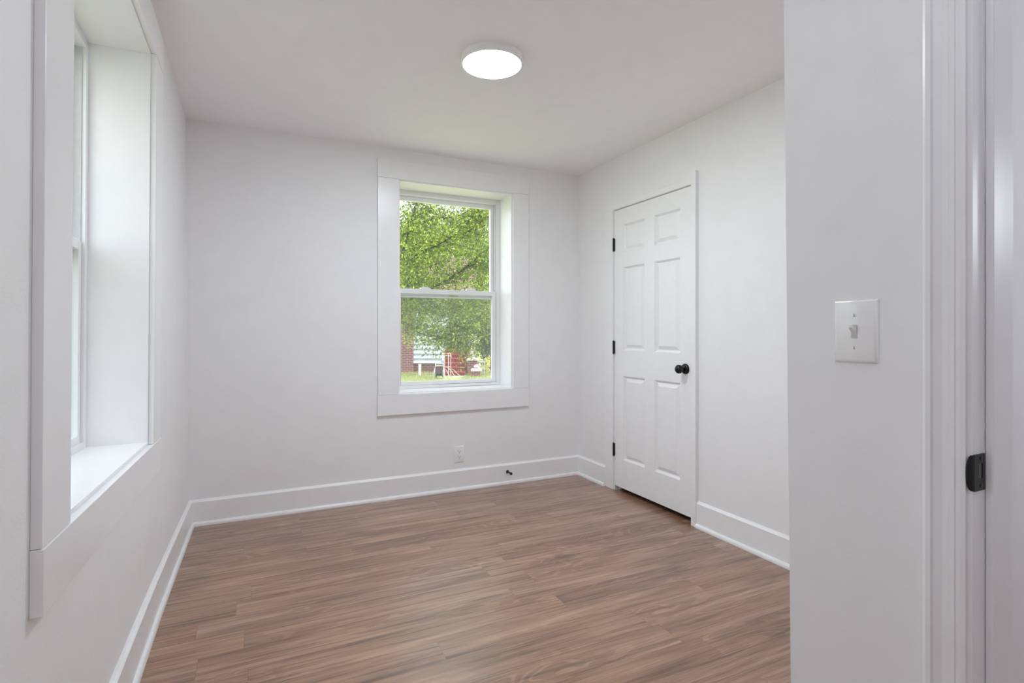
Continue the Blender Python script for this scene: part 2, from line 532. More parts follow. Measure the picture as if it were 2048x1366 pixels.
run('baseboard_back', lambda n, a, z: (a, YB - n, z), XL - 0.02, XR + 0.005)
run('baseboard_left', lambda n, a, z: warp_left(XL + n, a, z * (1 + 0.09 * min(1, (YB - a) / 1.5))), YF, YB, 14)
o = run('baseboard_right', lambda n, a, z: (XR - n, a, z), 0.764, DY0 - 0.043)
bb = MB(lambda n, a, z: (XR - n, a, z)); bb.prism(board_profile(), 'y', DY1 + 0.108, YB); bb.build('board', M_TRIM, o)
bb = MB(lambda n, a, z: (XR - n, a, z)); bb.prism(shoe_profile(), 'y', DY1 + 0.112, YB); bb.build('shoe_moulding', M_TRIM, o, smooth=True)
o = run('baseboard_front', lambda n, a, z: (a, 0.764 + 0.0115 * (z - 1.17) + n, z), XP + 0.02, XR)
o = run('baseboard_partition', lambda n, a, z: (XP - n, a, z), OY1 + 0.065, 0.745)

# ------------------------------------------------------------------ windows
def window(name, W, mp, a_ref):
    a0, a1, z0, z1, r = W['a0'], W['a1'], W['z0'], W['z1'], W['r']
    org = mp((a0 + a1) / 2, 0, z0)
    rt = root(name, org, kind=S)
    ct = 0.019
    def B(*bx):
        m = MB(mp)
        for q in bx: m.box(*q)
        return m
    # flat board casing, head and apron running past the sides
    B((a0 - W['cw0'], a1 + W['cw1'], -ct, 0.0, z1, z1 + W['ch'])).build('head_casing', M_TRIM, rt, bevel=0.0015)
    B((a0 - W['cw0'] + 0.002, a0, -ct + .001, 0.0, z0 + .001, z1 - .001)).build('side_casing', M_TRIM, rt, bevel=0.0015)
    B((a1, a1 + W['cw1'] - 0.001, -ct + .001, 0.0, z0 + .001, z1 - .001)).build('side_casing', M_TRIM, rt, bevel=0.0015)
    B((a0 - W['cw0'], a1 + W['cw1'], -ct - .002, 0.0, z0 - W['cb'], z0)).build('apron', M_TRIM, rt, bevel=0.0015)
    # jamb lining boards, set back from the casing edge
    g = 0.010
    B((a0 - .012, a0 + g, 0.0, r + .05, z0, z1), (a1 - g, a1 + .012, 0.0, r + .05, z0, z1),
      (a0 + g, a1 - g, 0.0, r + .05, z1 - g, z1 + .012), (a0 + g, a1 - g, 0.0, r + .05, z0 - .012, z0 + g)).build('jamb_lining', M_TRIM, rt, bevel=0.001)
    i0, i1, k0, k1 = a0 + g, a1 - g, z0 + g, z1 - g
    fw = 0.030
    # vinyl frame
    B((i0, i0 + fw, r, r + .085, k0, k1), (i1 - fw, i1, r, r + .085, k0, k1), (i0 + fw, i1 - fw, r, r + .085, k1 - 0.034, k1),
      (i0 + fw, i1 - fw, r, r + .085, k0, k0 + 0.022)).build('window_frame', M_VINYL, rt, bevel=0.0015)
    # balance tracks beside the upper sash
    B((i0 + fw, i0 + fw + .006, r + .012, r + .042, 1.50, k1 - .034), (i1 - fw - .006, i1 - fw, r + .012, r + .042, 1.50, k1 - .034)).build('balance_track', M_TRACK, rt)
    s0, s1 = i0 + fw + .001, i1 - fw - .001
    zm = z0 + 0.745
    # lower sash (inside track)
    sw = 0.032
    n0, n1 = r + .010, r + .040
    lo = B((s0, s0 + sw, n0, n1, k0 + .022, zm + .014), (s1 - sw, s1, n0, n1, k0 + .022, zm + .014), (s0 + sw, s1 - sw, n0, n1, zm - .020, zm + .014),
           (s0 + sw, s1 - sw, n0, n1, k0 + .022, k0 + .050)).build('lower_sash', M_VINYL, rt, bevel=0.002)
    B((s0 + sw, s1 - sw, n0 + .012, n0 + .018, k0 + .050, zm - .020)).build('glass_pane', M_GLASS, lo)
    for q in (0.30, 0.72):
        ac = a0 + (a1 - a0) * q
        m = MB(mp)
        m.prism([(ac - .045, zm + .014), (ac + .045, zm + .014), (ac + .030, zm + .026), (ac + .010, zm + .031), (ac - .025, zm + .031), (ac - .043, zm + .026)], 'y', n0 + .002, n0 + .022)
        m.build('sash_lock', M_VINYL, lo, bevel=0.002)
    B((a0 + (a1 - a0) * .52, a0 + (a1 - a0) * .60, n1 - .004, n1 + .0006, zm - .034, zm - .026)).build('sticker', M_STICK, lo)
    # upper sash (outside track)
    n0, n1 = r + .045, r + .075
    up = B((s0, s0 + sw, n0, n1, zm - .046, k1 - .034), (s1 - sw, s1, n0, n1, zm - .046, k1 - .034), (s0 + sw, s1 - sw, n0, n1, zm - .046, zm - .010),
           (s0 + sw, s1 - sw, n0, n1, k1 - .068, k1 - .034)).build('upper_sash', M_VINYL, rt, bevel=0.002)
    B((s0 + sw, s1 - sw, n0 + .012, n0 + .018, zm - .010, k1 - .068)).build('glass_pane', M_GLASS, up)
    B((i0 + fw, i1 - fw, r + .079, r + .081, k0 + .022, zm - .02)).build('insect_screen', M_SCREEN, rt)
    return rt
window('window_1', W1, map1, 0)
window('window_2', W2, map2, 0)

# ------------------------------------------------------------------ closet door
d1 = root('door_1', (XR, (DY0 + DY1) / 2, 0.0), kind=S)
FX = XR - 0.001
ys = [DY0, 2.568, 2.805, 2.907, 3.138, DY1]
zs = [DZ0, 0.240, 0.846, 1.031, 1.630, 1.735, 1.936, DZ1]
sl = MB()
for i in range(5):
    for j in range(7):
        y0, y1, z0, z1 = ys[i], ys[i + 1], zs[j], zs[j + 1]
        if i in (1, 3) and j in (1, 3, 5):
            rings = [(0, 0), (0.003, 0.004), (0.012, 0.014), (0.017, 0.014), (0.040, 0.003)]
            pts = []
            for ins, dep in rings:
                pts += [(FX + dep, y0 + ins, z0 + ins), (FX + dep, y1 - ins, z0 + ins), (FX + dep, y1 - ins, z1 - ins), (FX + dep, y0 + ins, z1 - ins)]
            fs = []
            for q in range(len(rings) - 1):
                for s_ in range(4):
                    fs.append((q * 4 + s_, q * 4 + (s_ + 1) % 4, q * 4 + 4 + (s_ + 1) % 4, q * 4 + 4 + s_))
            fs.append(tuple(range(len(pts) - 4, len(pts))))
            sl.add(pts, fs)
        else:
            sl.add([(FX, y0, z0), (FX, y1, z0), (FX, y1, z1), (FX, y0, z1)], [(0, 1, 2, 3)])
bx = FX + 0.035
for i in range(5):
    sl.add([(FX, ys[i], DZ0), (FX, ys[i + 1], DZ0), (bx, ys[i + 1], DZ0), (bx, ys[i], DZ0)], [(0, 1, 2, 3)])
    sl.add([(FX, ys[i], DZ1), (FX, ys[i + 1], DZ1), (bx, ys[i + 1], DZ1), (bx, ys[i], DZ1)], [(0, 1, 2, 3)])
for j in range(7):
    for yy in (DY0, DY1):
        sl.add([(FX, yy, zs[j]), (FX, yy, zs[j + 1]), (bx, yy, zs[j + 1]), (bx, yy, zs[j])], [(0, 1, 2, 3)])
for i in range(5):
    for j in range(7):
        sl.add([(bx, ys[i], zs[j]), (bx, ys[i + 1], zs[j]), (bx, ys[i + 1], zs[j + 1]), (bx, ys[i], zs[j + 1])], [(0, 1, 2, 3)])
slab = sl.build('door_panel', M_DOOR, d1)
# jamb, stop and casing
gp = 0.004
MB().box(XR, XR + .115, DY0 - .020, DY0 - gp, 0, DZ1 + .02).box(XR, XR + .115, DY1 + gp, DY1 + .020, 0, DZ1 + .02).box(XR, XR + .115, DY0 - gp, DY1 + gp, DZ1 + gp, DZ1 + .02) \
    .box(XR + .040, XR + .055, DY0 - gp, DY0 + .008, 0, DZ1).box(XR + .040, XR + .055, DY1 - .008, DY1 + gp, 0, DZ1).build('door_jamb', M_TRIM, d1)
cx = 0.025
MB().box(XR - cx, XR, DY0 - .044, DY0 - gp - .002, 0.0, DZ1 + .078).build('side_casing', M_TRIM, d1, bevel=0.003)
MB().box(XR - .012, XR, DY1 + .012, DY1 + .108, 0.0, DZ1 + .010).build('side_casing', M_TRIM, d1, bevel=0.003)
MB().box(XR - .013, XR, DY0 - .010, DY1 + .108, DZ1 + .006, DZ1 + .050).build('head_casing', M_TRIM, d1, bevel=0.006)
for zc in (1.804, 1.050, 0.299):
    m = MB().tube([(XR - .010, DY1 + .005, zc - .046), (XR - .010, DY1 + .005, zc + .046)], .0075, 12)
    m.box(XR - .012, XR + .004, DY1 - .003, DY1 + .014, zc - .044, zc + .044)
    h_ = m.build('hinge', M_BLACK, d1, smooth=True, label='black door hinge')
    m = MB()
    for dz in (-0.046, 0.046): m.blob((XR - .010, DY1 + .005, zc + dz), .0055, .0055, .004)
    m.build('pin_tip', M_BLACK, h_, smooth=True)
KY, KZ = 2.520, 0.937
kn = MB().lathe([(0.0005, -.074), (.010, -.0735), (.019, -.070), (.0255, -.062), (.0275, -.053), (.0255, -.043), (.019, -.036), (.012, -.031), (.0105, -.012), (.0105, 0)], (FX, KY, KZ), 'x', 28)
k_ = kn.build('door_knob', M_BLACK, d1, smooth=True, label='round black door knob')
MB().lathe([(.0325, 0), (.0325, -.004), (.030, -.009), (.022, -.013), (.012, -.015), (0.0005, -.015)], (FX, KY, KZ), 'x', 32).build('rosette', M_BLACK, k_, smooth=True)
MB().box(FX - .001, FX + .022, DY0 - .0022, DY0 + .0005, KZ - .028, KZ + .028).build('latch_plate', M_STEEL, d1)

# ------------------------------------------------------------------ doorway by the camera
d2 = root('door_2', (XP, (OY0 + OY1) / 2, 0.0), kind=S)
MB().box(XP - .002, XP + .1257, OY1, OY1 + .018, 0, OZ + .018).box(XP - .002, XP + .1257, OY0 - .018, OY0, 0, OZ + .018).box(XP - .002, XP + .1257, OY0, OY1, OZ, OZ + .018).build('door_jamb', M_TRIM, d2, bevel=0.001)
MB().box(XP + .035, XP + .067, OY1 - .011, OY1, 0, OZ - .011).box(XP + .035, XP + .067, OY0, OY0 + .011, 0, OZ - .011).box(XP + .035, XP + .067, OY0, OY1, OZ - .011, OZ).build('door_stop_moulding', M_TRIM, d2, bevel=0.003)
# moulded casing profile: (distance from jamb edge, thickness)
cp = [(0, 0), (0, .008), (.006, .010), (.012, .0105), (.013, .0125), (.020, .0125), (.0215, .011), (.030, .0115), (.040, .0165), (.041, .0145), (.043, .0185), (.050, .019), (.055, .0165), (.057, .012), (.057, 0)]
MB(lambda n, w, z: (XP - w, OY1 + .006 + n, z)).prism(cp, 'z', 0, OZ + .06).build('side_casing', M_TRIM, d2)
MB(lambda n, w, z: (XP - w, OY0 - .006 - n, z)).prism(cp, 'z', 0, OZ + .06).build('side_casing', M_TRIM, d2)
MB(lambda n, w, t: (XP - w, t, OZ + .006 + n)).prism(cp, 'z', OY0 - .006, OY1 + .006).build('head_casing', M_TRIM, d2)
# strike plate with its curled lip
SZ = 0.953
hh = 0.0285
m = MB()
def strike_face(y):
    return [(XP + .006, y, SZ - hh), (XP + .0325, y, SZ - hh), (XP + .0325, y, SZ + hh), (XP + .006, y, SZ + hh)]
y_a = OY1 - .0018
hx0, hx1, hz0, hz1 = XP + .014, XP + .025, SZ - .010, SZ + .014
def rect(x0, x1, z0, z1):
    m.box(x0, x1, y_a, OY1 + .0002, z0, z1)
rect(XP + .002, hx0, SZ - hh, SZ + hh); rect(hx1, XP + .0325, SZ - hh, SZ + hh); rect(hx0, hx1, SZ - hh, hz0); rect(hx0, hx1, hz1, SZ + hh)
# curled D-shaped lip
N = 12
lp = []
for i in range(N + 1):
    t = -math.pi / 2 + math.pi * i / N
    reach = 0.013 * max(0.0, math.cos(t)) ** 0.6
    zz = SZ + hh * math.sin(t)
    lp.append((zz, reach))
vs_ = []; fs = []
steps = 5
for zz, reach in lp:
    for s_ in range(steps + 1):
        u = s_ / steps
        vs_.append((XP + .003 - reach * u, y_a + 0.0052 * (reach / .013) * u * u, zz))
for s_ in range(0, 1):
    pass
for i in range(N):
    for s_ in range(steps):
        a = i * (steps + 1) + s_
        fs.append((a, a + 1, a + steps + 2, a + steps + 1))
k = len(vs_)
vs_ += [(x, y + .0016, z) for x, y, z in vs_]
fs += [tuple(q + k for q in f_) for f_ in fs]
for i in range(N):
    a = i * (steps + 1) + steps
    fs.append((a, a + steps + 1, a + steps + 1 + k, a + k))
m.add(vs_, fs)
st_ = m.build('strike_plate', M_BLACK, d2, smooth=True, label='black strike plate on the door jamb')
MB().box(hx0, hx1, OY1 - .0003, OY1 + .0001, hz0, hz1).build('strike_hole', plain('strike_recess', (0.16, 0.15, 0.14, 1), 0.5, noise=0.1), st_)
m = MB()
for dz in (-.021, .022): m.lathe([(.0033, 0), (.0033, -.0006), (.0005, -.0011)], (XP + .0195, y_a, SZ + dz), 'y', 14)
m.build('screw', M_BLACK, st_)

# ------------------------------------------------------------------ light switch
sy0, sy1, sz0, sz1 = None, None, None, None
SWY, SWZ = 0.6205, 1.172
sw_ = root('light_switch', (XP, SWY, SWZ), label='white toggle light switch on the short wall beside the doorway', cat='light switch')
def plate_mesh(mp, w, h, t):
    m = MB(mp)
    rings = [(0, 0), (0, t * .35), (.0025, t * .8), (.006, t)]
    pts = []
    for ins, dep in rings:
        pts += [(-w / 2 + ins, dep, -h / 2 + ins), (w / 2 - ins, dep, -h / 2 + ins), (w / 2 - ins, dep, h / 2 - ins), (-w / 2 + ins, dep, h / 2 - ins)]
    fs = [(0, 1, 2, 3)]
    for q in range(len(rings) - 1):
        for s_ in range(4): fs.append((q * 4 + s_, q * 4 + (s_ + 1) % 4, q * 4 + 4 + (s_ + 1) % 4, q * 4 + 4 + s_))
    fs.append(tuple(range(len(pts) - 4, len(pts))))
    return m.add(pts, fs)
mpS = lambda a, n, z: (XP - n, SWY - a, SWZ + z)
plate_mesh(mpS, .079, .1145, .0062).build('wall_plate', M_PLATE, sw_, smooth=True)
tg = MB(mpS).box(-.0055, .0055, .0058, .0068, -.0125, .0125).build('switch_frame', plain('toggle_surround', (0.55, 0.54, 0.52, 1), 0.4, noise=0.05), sw_)
MB(mpS).add([(-.0044, .006, -.006), (.0044, .006, -.006), (.0044, .006, .008), (-.0044, .006, .008),
             (-.0036, .019, .007), (.0036, .019, .007), (.0036, .019, .0125), (-.0036, .019, .0125)],
            [(0, 3, 2, 1), (4, 5, 6, 7), (0, 1, 5, 4), (1, 2, 6, 5), (2, 3, 7, 6), (3, 0, 4, 7)]).build('toggle', M_PLATE, sw_, bevel=.001)
for dz in (.030, -.030):
    sc = MB(mpS).lathe([(.0034, .006), (.0034, .0068), (.0006, .0074)], (0, 0, dz), 'y', 16).build('screw', M_PLATE, sw_, smooth=True)
    MB(mpS).box(-.0005, .0005, .0066, .0076, dz - .0028, dz + .0028).build('screw_slot', M_SLOT, sc)

# ------------------------------------------------------------------ outlet
OX, OZc = 1.346, 0.262
ol = root('electrical_outlet', (OX, YB, OZc), label='white duplex outlet on the back wall below the window', cat='outlet')
mpO = lambda a, n, z: (OX + a, YB - n, OZc + z)
plate_mesh(mpO, .075, .120, .006).build('wall_plate', M_PLATE, ol, smooth=True)
for dz in (.0195, -.0195):
    m = MB(mpO)
    pr = []
    for i in range(20):
        t = 2 * math.pi * i / 20
        pr.append((max(-.0165, min(.0165, .0178 * math.cos(t))), dz + max(-.0135, min(.0135, .0178 * math.sin(t)))))
    m.prism(pr, 'y', .0055, .0078)
    rc = m.build('receptacle', M_PLATE, ol)
    MB(mpO).box(-.0075, -.0052, .0074, .0081, dz - .001, dz + .008).box(.0052, .0075, .0074, .0081, dz - .000, dz + .007).box(-.0025, .0025, .0074, .0081, dz - .0095, dz - .0048).build('slots', M_SLOT, rc)
MB(mpO).lathe([(.003, .006), (.003, .0068), (.0005, .0073)], (0, 0, 0), 'y', 14).build('screw', M_PLATE, ol, smooth=True)

# ------------------------------------------------------------------ door stop on the back baseboard
SX, SZ2 = 1.733, 0.093
sb = YB - BT
ds = root('door_stop', (SX, sb, SZ2), label='small black door stop screwed to the back baseboard', cat='door stop')
MB().lathe([(.0005, 0), (.0125, 0), (.0125, -.004), (.009, -.009), (.0055, -.011), (.0050, -.056), (.0005, -.056)], (SX, sb, SZ2), 'y', 20).build('rod', M_BLACK, ds, smooth=True)
MB().lathe([(.0005, -.052), (.0085, -.053), (.0100, -.058), (.0100, -.068), (.0080, -.073), (.0005, -.074)], (SX, sb, SZ2), 'y', 20).build('rubber_tip', M_RUBBER, ds, smooth=True)

# ------------------------------------------------------------------ ceiling lamp
LX, LY = 0.990, 2.295
cl = root('ceiling_light', (LX, LY, H), label='round white flush ceiling light, switched on', cat='ceiling light')
MB().lathe([(.147, 0), (.1475, -.010), (.147, -.024), (.143, -.030), (.136, -.031), (.136, -.027), (.0005, -.027)], (LX, LY, H), 'z', 64).build('lamp_rim', M_PLATE, cl, smooth=True)
MB().lathe([(.1355, -.0275), (.1355, -.0305), (.12, -.0325), (.0005, -.0335)], (LX, LY, H), 'z', 64).build('diffuser', M_LAMP, cl, smooth=True, label='glowing white diffuser')

# ------------------------------------------------------------------ outdoors (yard frame: x right, y away along the camera's heading)
GZ = -0.60
D0 = 22.0
cs, sn = math.cos(YAW), math.sin(YAW)
def yard(x, d, z):
    return (x * cs + d * sn, -x * sn + d * cs, z)
def at(px, py, d):
    """point of the yard frame seen in direction (px, py) at distance d"""
    return ((px - CX) / F_PX * d, d, CAM_H - (py - V0) / F_PX * d)
def yroot(name, x, d, z, label, cat, group=None):
    o = root(name, yard(x, d, z), -YAW, label, cat, group)
    ORG[o.name] = Vector((x, d, z))
    return o

MB().add([(-60, -60, GZ), (60, -60, GZ), (60, 90, GZ), (-60, 90, GZ)], [(0, 1, 2, 3)]).build('lawn', M_LAWN, kind=S)
MB().add([(-7.5, -20, GZ + .012), (-2.2, -20, GZ + .012), (-2.2, 9, GZ + .012), (-7.5, 9, GZ + .012)], [(0, 1, 2, 3)]).build('bounce_slab', M_BOUNCE, kind=S)  # unseen ground slab, added to bounce daylight up through the left window

# neighbouring house
hx, hd = -3.4, D0
hs = yroot('neighbour_house', hx, hd, GZ, 'brick and white sided house across the lawn, seen through the back window', 'house')
MB().box(-9.0, -4.04, D0 - .08, D0 + 6, GZ, 2.65).build('brick_wall', M_BRICK, hs)
MB().box(-4.04, -2.86, D0 + .06, D0 + 4, GZ, -.16).build('foundation', M_BRICK, hs)
m = MB()
zz = -.18
while zz < 2.6:
    m.prism([(D0 + .04, zz), (D0 - .035, zz), (D0 - .037, zz + .02), (D0 + .025, zz + .197), (D0 + .04, zz + .197)], 'x', -4.04, -2.86)
    zz += .197
m.box(-4.03, -2.87, D0 + .03, D0 + 4, -.17, 2.65)
sd = m.build('siding', M_SIDING, hs)
MB().box(-2.87, -2.77, D0 - .03, D0 + .08, -.18, 2.65).build('corner_trim', M_WHITE, hs)
wf = MB().box(-3.80, -3.72, D0 - .05, D0 + .05, 1.78, 2.55).box(-3.12, -3.04, D0 - .05, D0 + .05, 1.78, 2.55).box(-3.84, -3.00, D0 - .08, D0 + .05, 1.70, 1.79).box(-3.80, -3.04, D0 - .05, D0 + .05, 2.50, 2.58).build('window_frame', M_WHITE, hs)
MB().box(-3.72, -3.12, D0 - .03, D0 - .02, 1.79, 2.50).build('pane', M_DARKGL, wf)
MB().box(-2.87, -1.7, D0 + 2.4, D0 + 2.6, GZ, 2.65).build('porch_wall', M_PORCH, hs)
MB().box(-2.86, -1.8, D0 + .30, D0 + 2.4, .25, .36).build('porch_floor', M_REDLT, hs)
MB().box(-2.86, -1.8, D0 + .40, D0 + 2.4, GZ, .25).build('porch_base', M_BRICK, hs)
MB().box(-9.3, -1.6, D0 - .40, D0 + .1, 2.56, 2.74).build('fascia', M_WHITE, hs)
MB().prism([(D0 - .50, 2.66), (D0 - .50, 2.74), (D0 + 4.2, 4.75), (D0 + 9.0, 2.74), (D0 + 9.0, 2.60), (D0 + 4.2, 4.60)], 'x', -9.4, -1.55).build('roof', M_SHINGLE, hs)

# front steps
fs_ = yroot('front_steps', -2.30, D0 + .3, GZ, 'red painted steps climbing to the porch of the house', 'steps')
nst = 6
for i in range(nst):
    zt = GZ + (0.36 - GZ) * (i + 1) / nst
    yf_ = D0 + .30 - .27 * (nst - 1 - i)
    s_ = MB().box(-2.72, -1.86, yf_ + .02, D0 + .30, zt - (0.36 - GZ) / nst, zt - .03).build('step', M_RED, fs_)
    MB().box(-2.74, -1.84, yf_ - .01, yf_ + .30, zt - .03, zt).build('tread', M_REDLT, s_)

# stepped brick piers beside the steps
def pier(px0, px1, d, ztop, label):
    x0, x1 = (px0 - CX) / F_PX * d, (px1 - CX) / F_PX * d
    w = x1 - x0
    p = yroot('brick_pier', (x0 + x1) / 2, d, GZ, label, 'brick pier', 'piers beside the porch steps')
    MB().box(x0 + .03, x1 - .03, d, d + w - .06, GZ, ztop - .10).build('shaft', M_BRICK, p)
    MB().box(x0 - .01, x1 + .01, d - .04, d + w - .02, ztop - .10, ztop).build('cap', M_CAP, p, bevel=.02)
    return (x0 + x1) / 2, d + w / 2 - .03, ztop
pa = pier(934, 951, 21.9, 0.45, 'tallest brick pier by the porch steps, carrying a planter of white flowers')
pb = pier(933, 955, 21.2, 0.07, 'middle brick pier by the porch steps, with a pale figure on its cap')
pc = pier(942, 962, 20.5, -0.30, 'lowest brick pier at the foot of the porch steps')

# leaves ------------------------------------------------------------
def leaf_mesh(name, mat, parent, pos, size, org, flat=0.0):
    """pos Nx3, size N -> one mesh of folded diamond leaves"""
    n = len(pos)
    d = nrg.normal(size=(n, 3)); d[:, 2] *= (1 - flat); d[:, 2] -= 0.25
    d /= np.linalg.norm(d, axis=1)[:, None]
    q = nrg.normal(size=(n, 3)); s = np.cross(d, q); s /= np.linalg.norm(s, axis=1)[:, None]
    up = np.cross(s, d)
    L = size[:, None]
    a = pos; b_ = pos + d * L * .5 + s * L * .27 + up * L * .06; c = pos + d * L; e = pos + d * L * .5 - s * L * .27 + up * L * .06
    V = np.stack([a, b_, c, e], 1).reshape(-1, 3) - np.array(org)
    me = bpy.data.meshes.new(name)
    F = (np.arange(n)[:, None] * 4 + np.array([[0, 1, 2, 3]])).astype(np.int32)
    me.vertices.add(len(V)); me.vertices.foreach_set('co', V.astype(np.float32).ravel())
    me.loops.add(n * 4); me.loops.foreach_set('vertex_index', F.ravel())
    me.polygons.add(n); me.polygons.foreach_set('loop_start', np.arange(0, n * 4, 4, dtype=np.int32)); me.polygons.foreach_set('loop_total', np.full(n, 4, dtype=np.int32))
    me.update(); me.validate()
    me.materials.append(mat)
    o = bpy.data.objects.new(name, me); col.objects.link(o)
    o.parent = parent
    return o

def smooth_path(pts, k=6):
    P = [np.array(p, float) for p in pts]
    out = []
    for i in range(len(P) - 1):
        p0, p1, p2, p3 = P[max(0, i - 1)], P[i], P[i + 1], P[min(len(P) - 1, i + 2)]
        for j in range(k):
            t = j / k
            out.append(.5 * ((2 * p1) + (-p0 + p2) * t + (2 * p0 - 5 * p1 + 4 * p2 - p3) * t * t + (-p0 + 3 * p1 - 3 * p2 + p3) * t ** 3))
    out.append(P[-1])
    return out

# the big tree: trunk stands left of the window, limbs sweep to the right across the view
TX, TD = -4.0, 12.0
tr = yroot('shade_tree', TX, TD, GZ, 'large leafy shade tree whose branches fill the back window', 'tree')
m = MB()
m.tube(smooth_path([(TX, TD, GZ), (TX + .04, TD, .4), (TX + .02, TD + .05, 1.4), (TX + .1, TD + .1, 2.6), (TX, TD + .2, 4.2), (TX + .2, TD + .3, 6.0)]), .24, 12, .10)
limbs = [
    ([(705, 610, 12.0), (800, 604, 11.8), (868, 574, 11.6), (925, 540, 11.4), (1000, 478, 11.2), (1070, 430, 11.0)], .034, .016),
    ([(700, 560, 12.1), (780, 520, 12.0), (812, 462, 12.2), (832, 408, 12.4), (850, 330, 12.6)], .034, .016),
    ([(700, 570, 12.0), (790, 545, 12.6), (850, 500, 13.0), (905, 462, 13.2), (958, 408, 13.4), (1010, 350, 13.4)], .030, .012),
    ([(710, 620, 12.0), (800, 640, 11.2), (840, 667, 10.8), (880, 673, 10.6), (905, 682, 10.4), (935, 686, 10.3)], .016, .005),
    ([(868, 672, 10.6), (895, 668, 10.5), (925, 645, 10.4), (965, 635, 10.4)], .010, .004),
    ([(700, 540, 12.2), (800, 505, 12.6), (870, 482, 13.0), (935, 440, 13.6), (1000, 402, 14.0), (1060, 380, 14.4)], .026, .010),
    ([(700, 500, 12.2), (805, 470, 11.4), (855, 440, 11.0), (920, 430, 10.6), (1000, 380, 10.4)], .020, .008),
    ([(800, 604, 11.8), (815, 570, 11.9), (822, 530, 12.0), (860, 470, 12.2)], .016, .006),
    ([(925, 540, 11.4), (960, 525, 11.1), (1010, 520, 10.8), (1080, 530, 10.4)], .012, .005),
    ([(850, 500, 13.0), (900, 490, 12.8), (960, 450, 12.6), (1030, 400, 12.4)], .016, .006),
    ([(700, 640, 12.0), (790, 615, 12.8), (860, 622, 13.2), (930, 610, 13.4), (1010, 600, 13.4)], .018, .006),
    ([(790, 560, 10.6), (806, 500, 10.5), (822, 446, 10.5), (836, 396, 10.6), (846, 340, 10.7)], .024, .014),
    ([(795, 545, 10.5), (840, 505, 10.4), (880, 488, 10.4), (930, 452, 10.3), (962, 406, 10.3)], .020, .011),
    ([(925, 470, 10.2), (955, 450, 10.2), (985, 426, 10.1), (1020, 410, 10.1)], .013, .008),
    ([(800, 600, 10.4), (812, 575, 10.4), (826, 548, 10.4)], .014, .007),
    ([(710, 440, 12.2), (760, 380, 12.4), (840, 320, 12.6), (960, 280, 12.8)], .03, .012),
    ([(700, 600, 12.0), (620, 560, 11.8), (540, 520, 11.6), (460, 470, 11.4)], .032, .010),
    ([(700, 520, 12.0), (640, 440, 12.4), (580, 360, 12.8)], .032, .012),
]
P_leaf = []
twigs = []
for pts, r0, r1 in limbs:
    w = [at(*p) for p in pts]
    path = smooth_path(w, 5)
    m.tube(path, r0, 7, r1)
    L = len(path)
    for i in range(3, L):
        for _ in range(4):
            base = path[i]
            dr = np.array([rng.uniform(-.5, 1.0), rng.uniform(-.9, .9), rng.uniform(-.65, .55)])
            ln = rng.uniform(.25, .75)
            e = base + dr / np.linalg.norm(dr) * ln
            mid = (base + e) / 2 + np.array([0, 0, .05])
            twigs.append((base, mid, e))
for base, mid, e in twigs:
    m.tube([base, mid, e], .005, 4, .0022)
    n = rng.randint(24, 44)
    t = nrg.uniform(.15, 1.08, n)[:, None]
    p = base * (1 - t) ** 2 + 2 * mid * t * (1 - t) + e * t * t + nrg.normal(size=(n, 3)) * np.array([.085, .085, .05])
    P_leaf.append(p)
m.build('trunk', M_BARK, tr, smooth=True)
P = np.concatenate(P_leaf)
# looser sprays filling the crown between the limbs
K = 900
cpx = nrg.uniform(620, 1150, K); cpy = nrg.uniform(250, 655, K); cd = nrg.uniform(10.6, 14.5, K)
keep = []
for x, y, d in zip(cpx, cpy, cd):
    if x > 955 and 400 < y < 470 and nrg.random() < .75: continue
    if x < 850 and 410 < y < 450 and nrg.random() < .6: continue
    if y > 600 and nrg.random() < .35: continue
    c = np.array(at(x, y, d)); n = nrg.integers(18, 46)
    keep.append(c + nrg.normal(size=(n, 3)) * np.array([.20, .20, .075]))
for x, y, d in zip(nrg.uniform(785, 1030, 260), nrg.uniform(470, 640, 260), nrg.uniform(10.8, 13.5, 260)):
    c = np.array(at(x, y, d)); n = nrg.integers(24, 50)
    keep.append(c + nrg.normal(size=(n, 3)) * np.array([.17, .17, .07]))
P = np.concatenate([P] + keep)
leaf_mesh('foliage', M_LEAF, tr, P, nrg.uniform(.040, .075, len(P)), (TX, TD, GZ))

def bush(name, px, py, d, rx, rz, n, size, mat, label, cat, stems=4, group=None):
    x, _, z = at(px, py, d)
    b_ = yroot(name, x, d, GZ, label, cat, group)
    st = MB()
    for i in range(stems):
        a = 2 * math.pi * i / stems
        st.tube([(x + .05 * math.cos(a), d + .05 * math.sin(a), GZ), (x + rx * .3 * math.cos(a), d + rx * .3 * math.sin(a), (GZ + z) / 2), (x + rx * .5 * math.cos(a), d + rx * .5 * math.sin(a), z + rz * .4)], max(.02, rx * .05), 6, .01)
    st.build('stem', M_BARK, b_, smooth=True)
    # leaf clumps over an ellipsoid shell
    nc = max(12, n // 60)
    u = nrg.normal(size=(nc, 3)); u /= np.linalg.norm(u, axis=1)[:, None]
    u *= nrg.uniform(.55, 1.0, nc)[:, None]
    c = np.array([x, d, z]) + u * np.array([rx, rx, rz])
    p = np.repeat(c, n // nc, 0); p = p + nrg.normal(size=p.shape) * np.array([rx, rx, rz]) * .16
    p = p[p[:, 2] > GZ + .02]
    leaf_mesh('foliage', mat, b_, p, nrg.uniform(.7, 1.3, len(p)) * size, (x, d, GZ))
    return b_
bush('garden_bush', 1010, 655, 28.5, 1.5, 1.9, 10000, .13, M_LEAF2, 'tall green bush further back, behind the picket fence', 'bush')
bush('garden_bush', 982, 662, 23.6, .82, 1.15, 6500, .11, M_LEAF2, 'leafy green bush just behind the brick piers', 'bush')
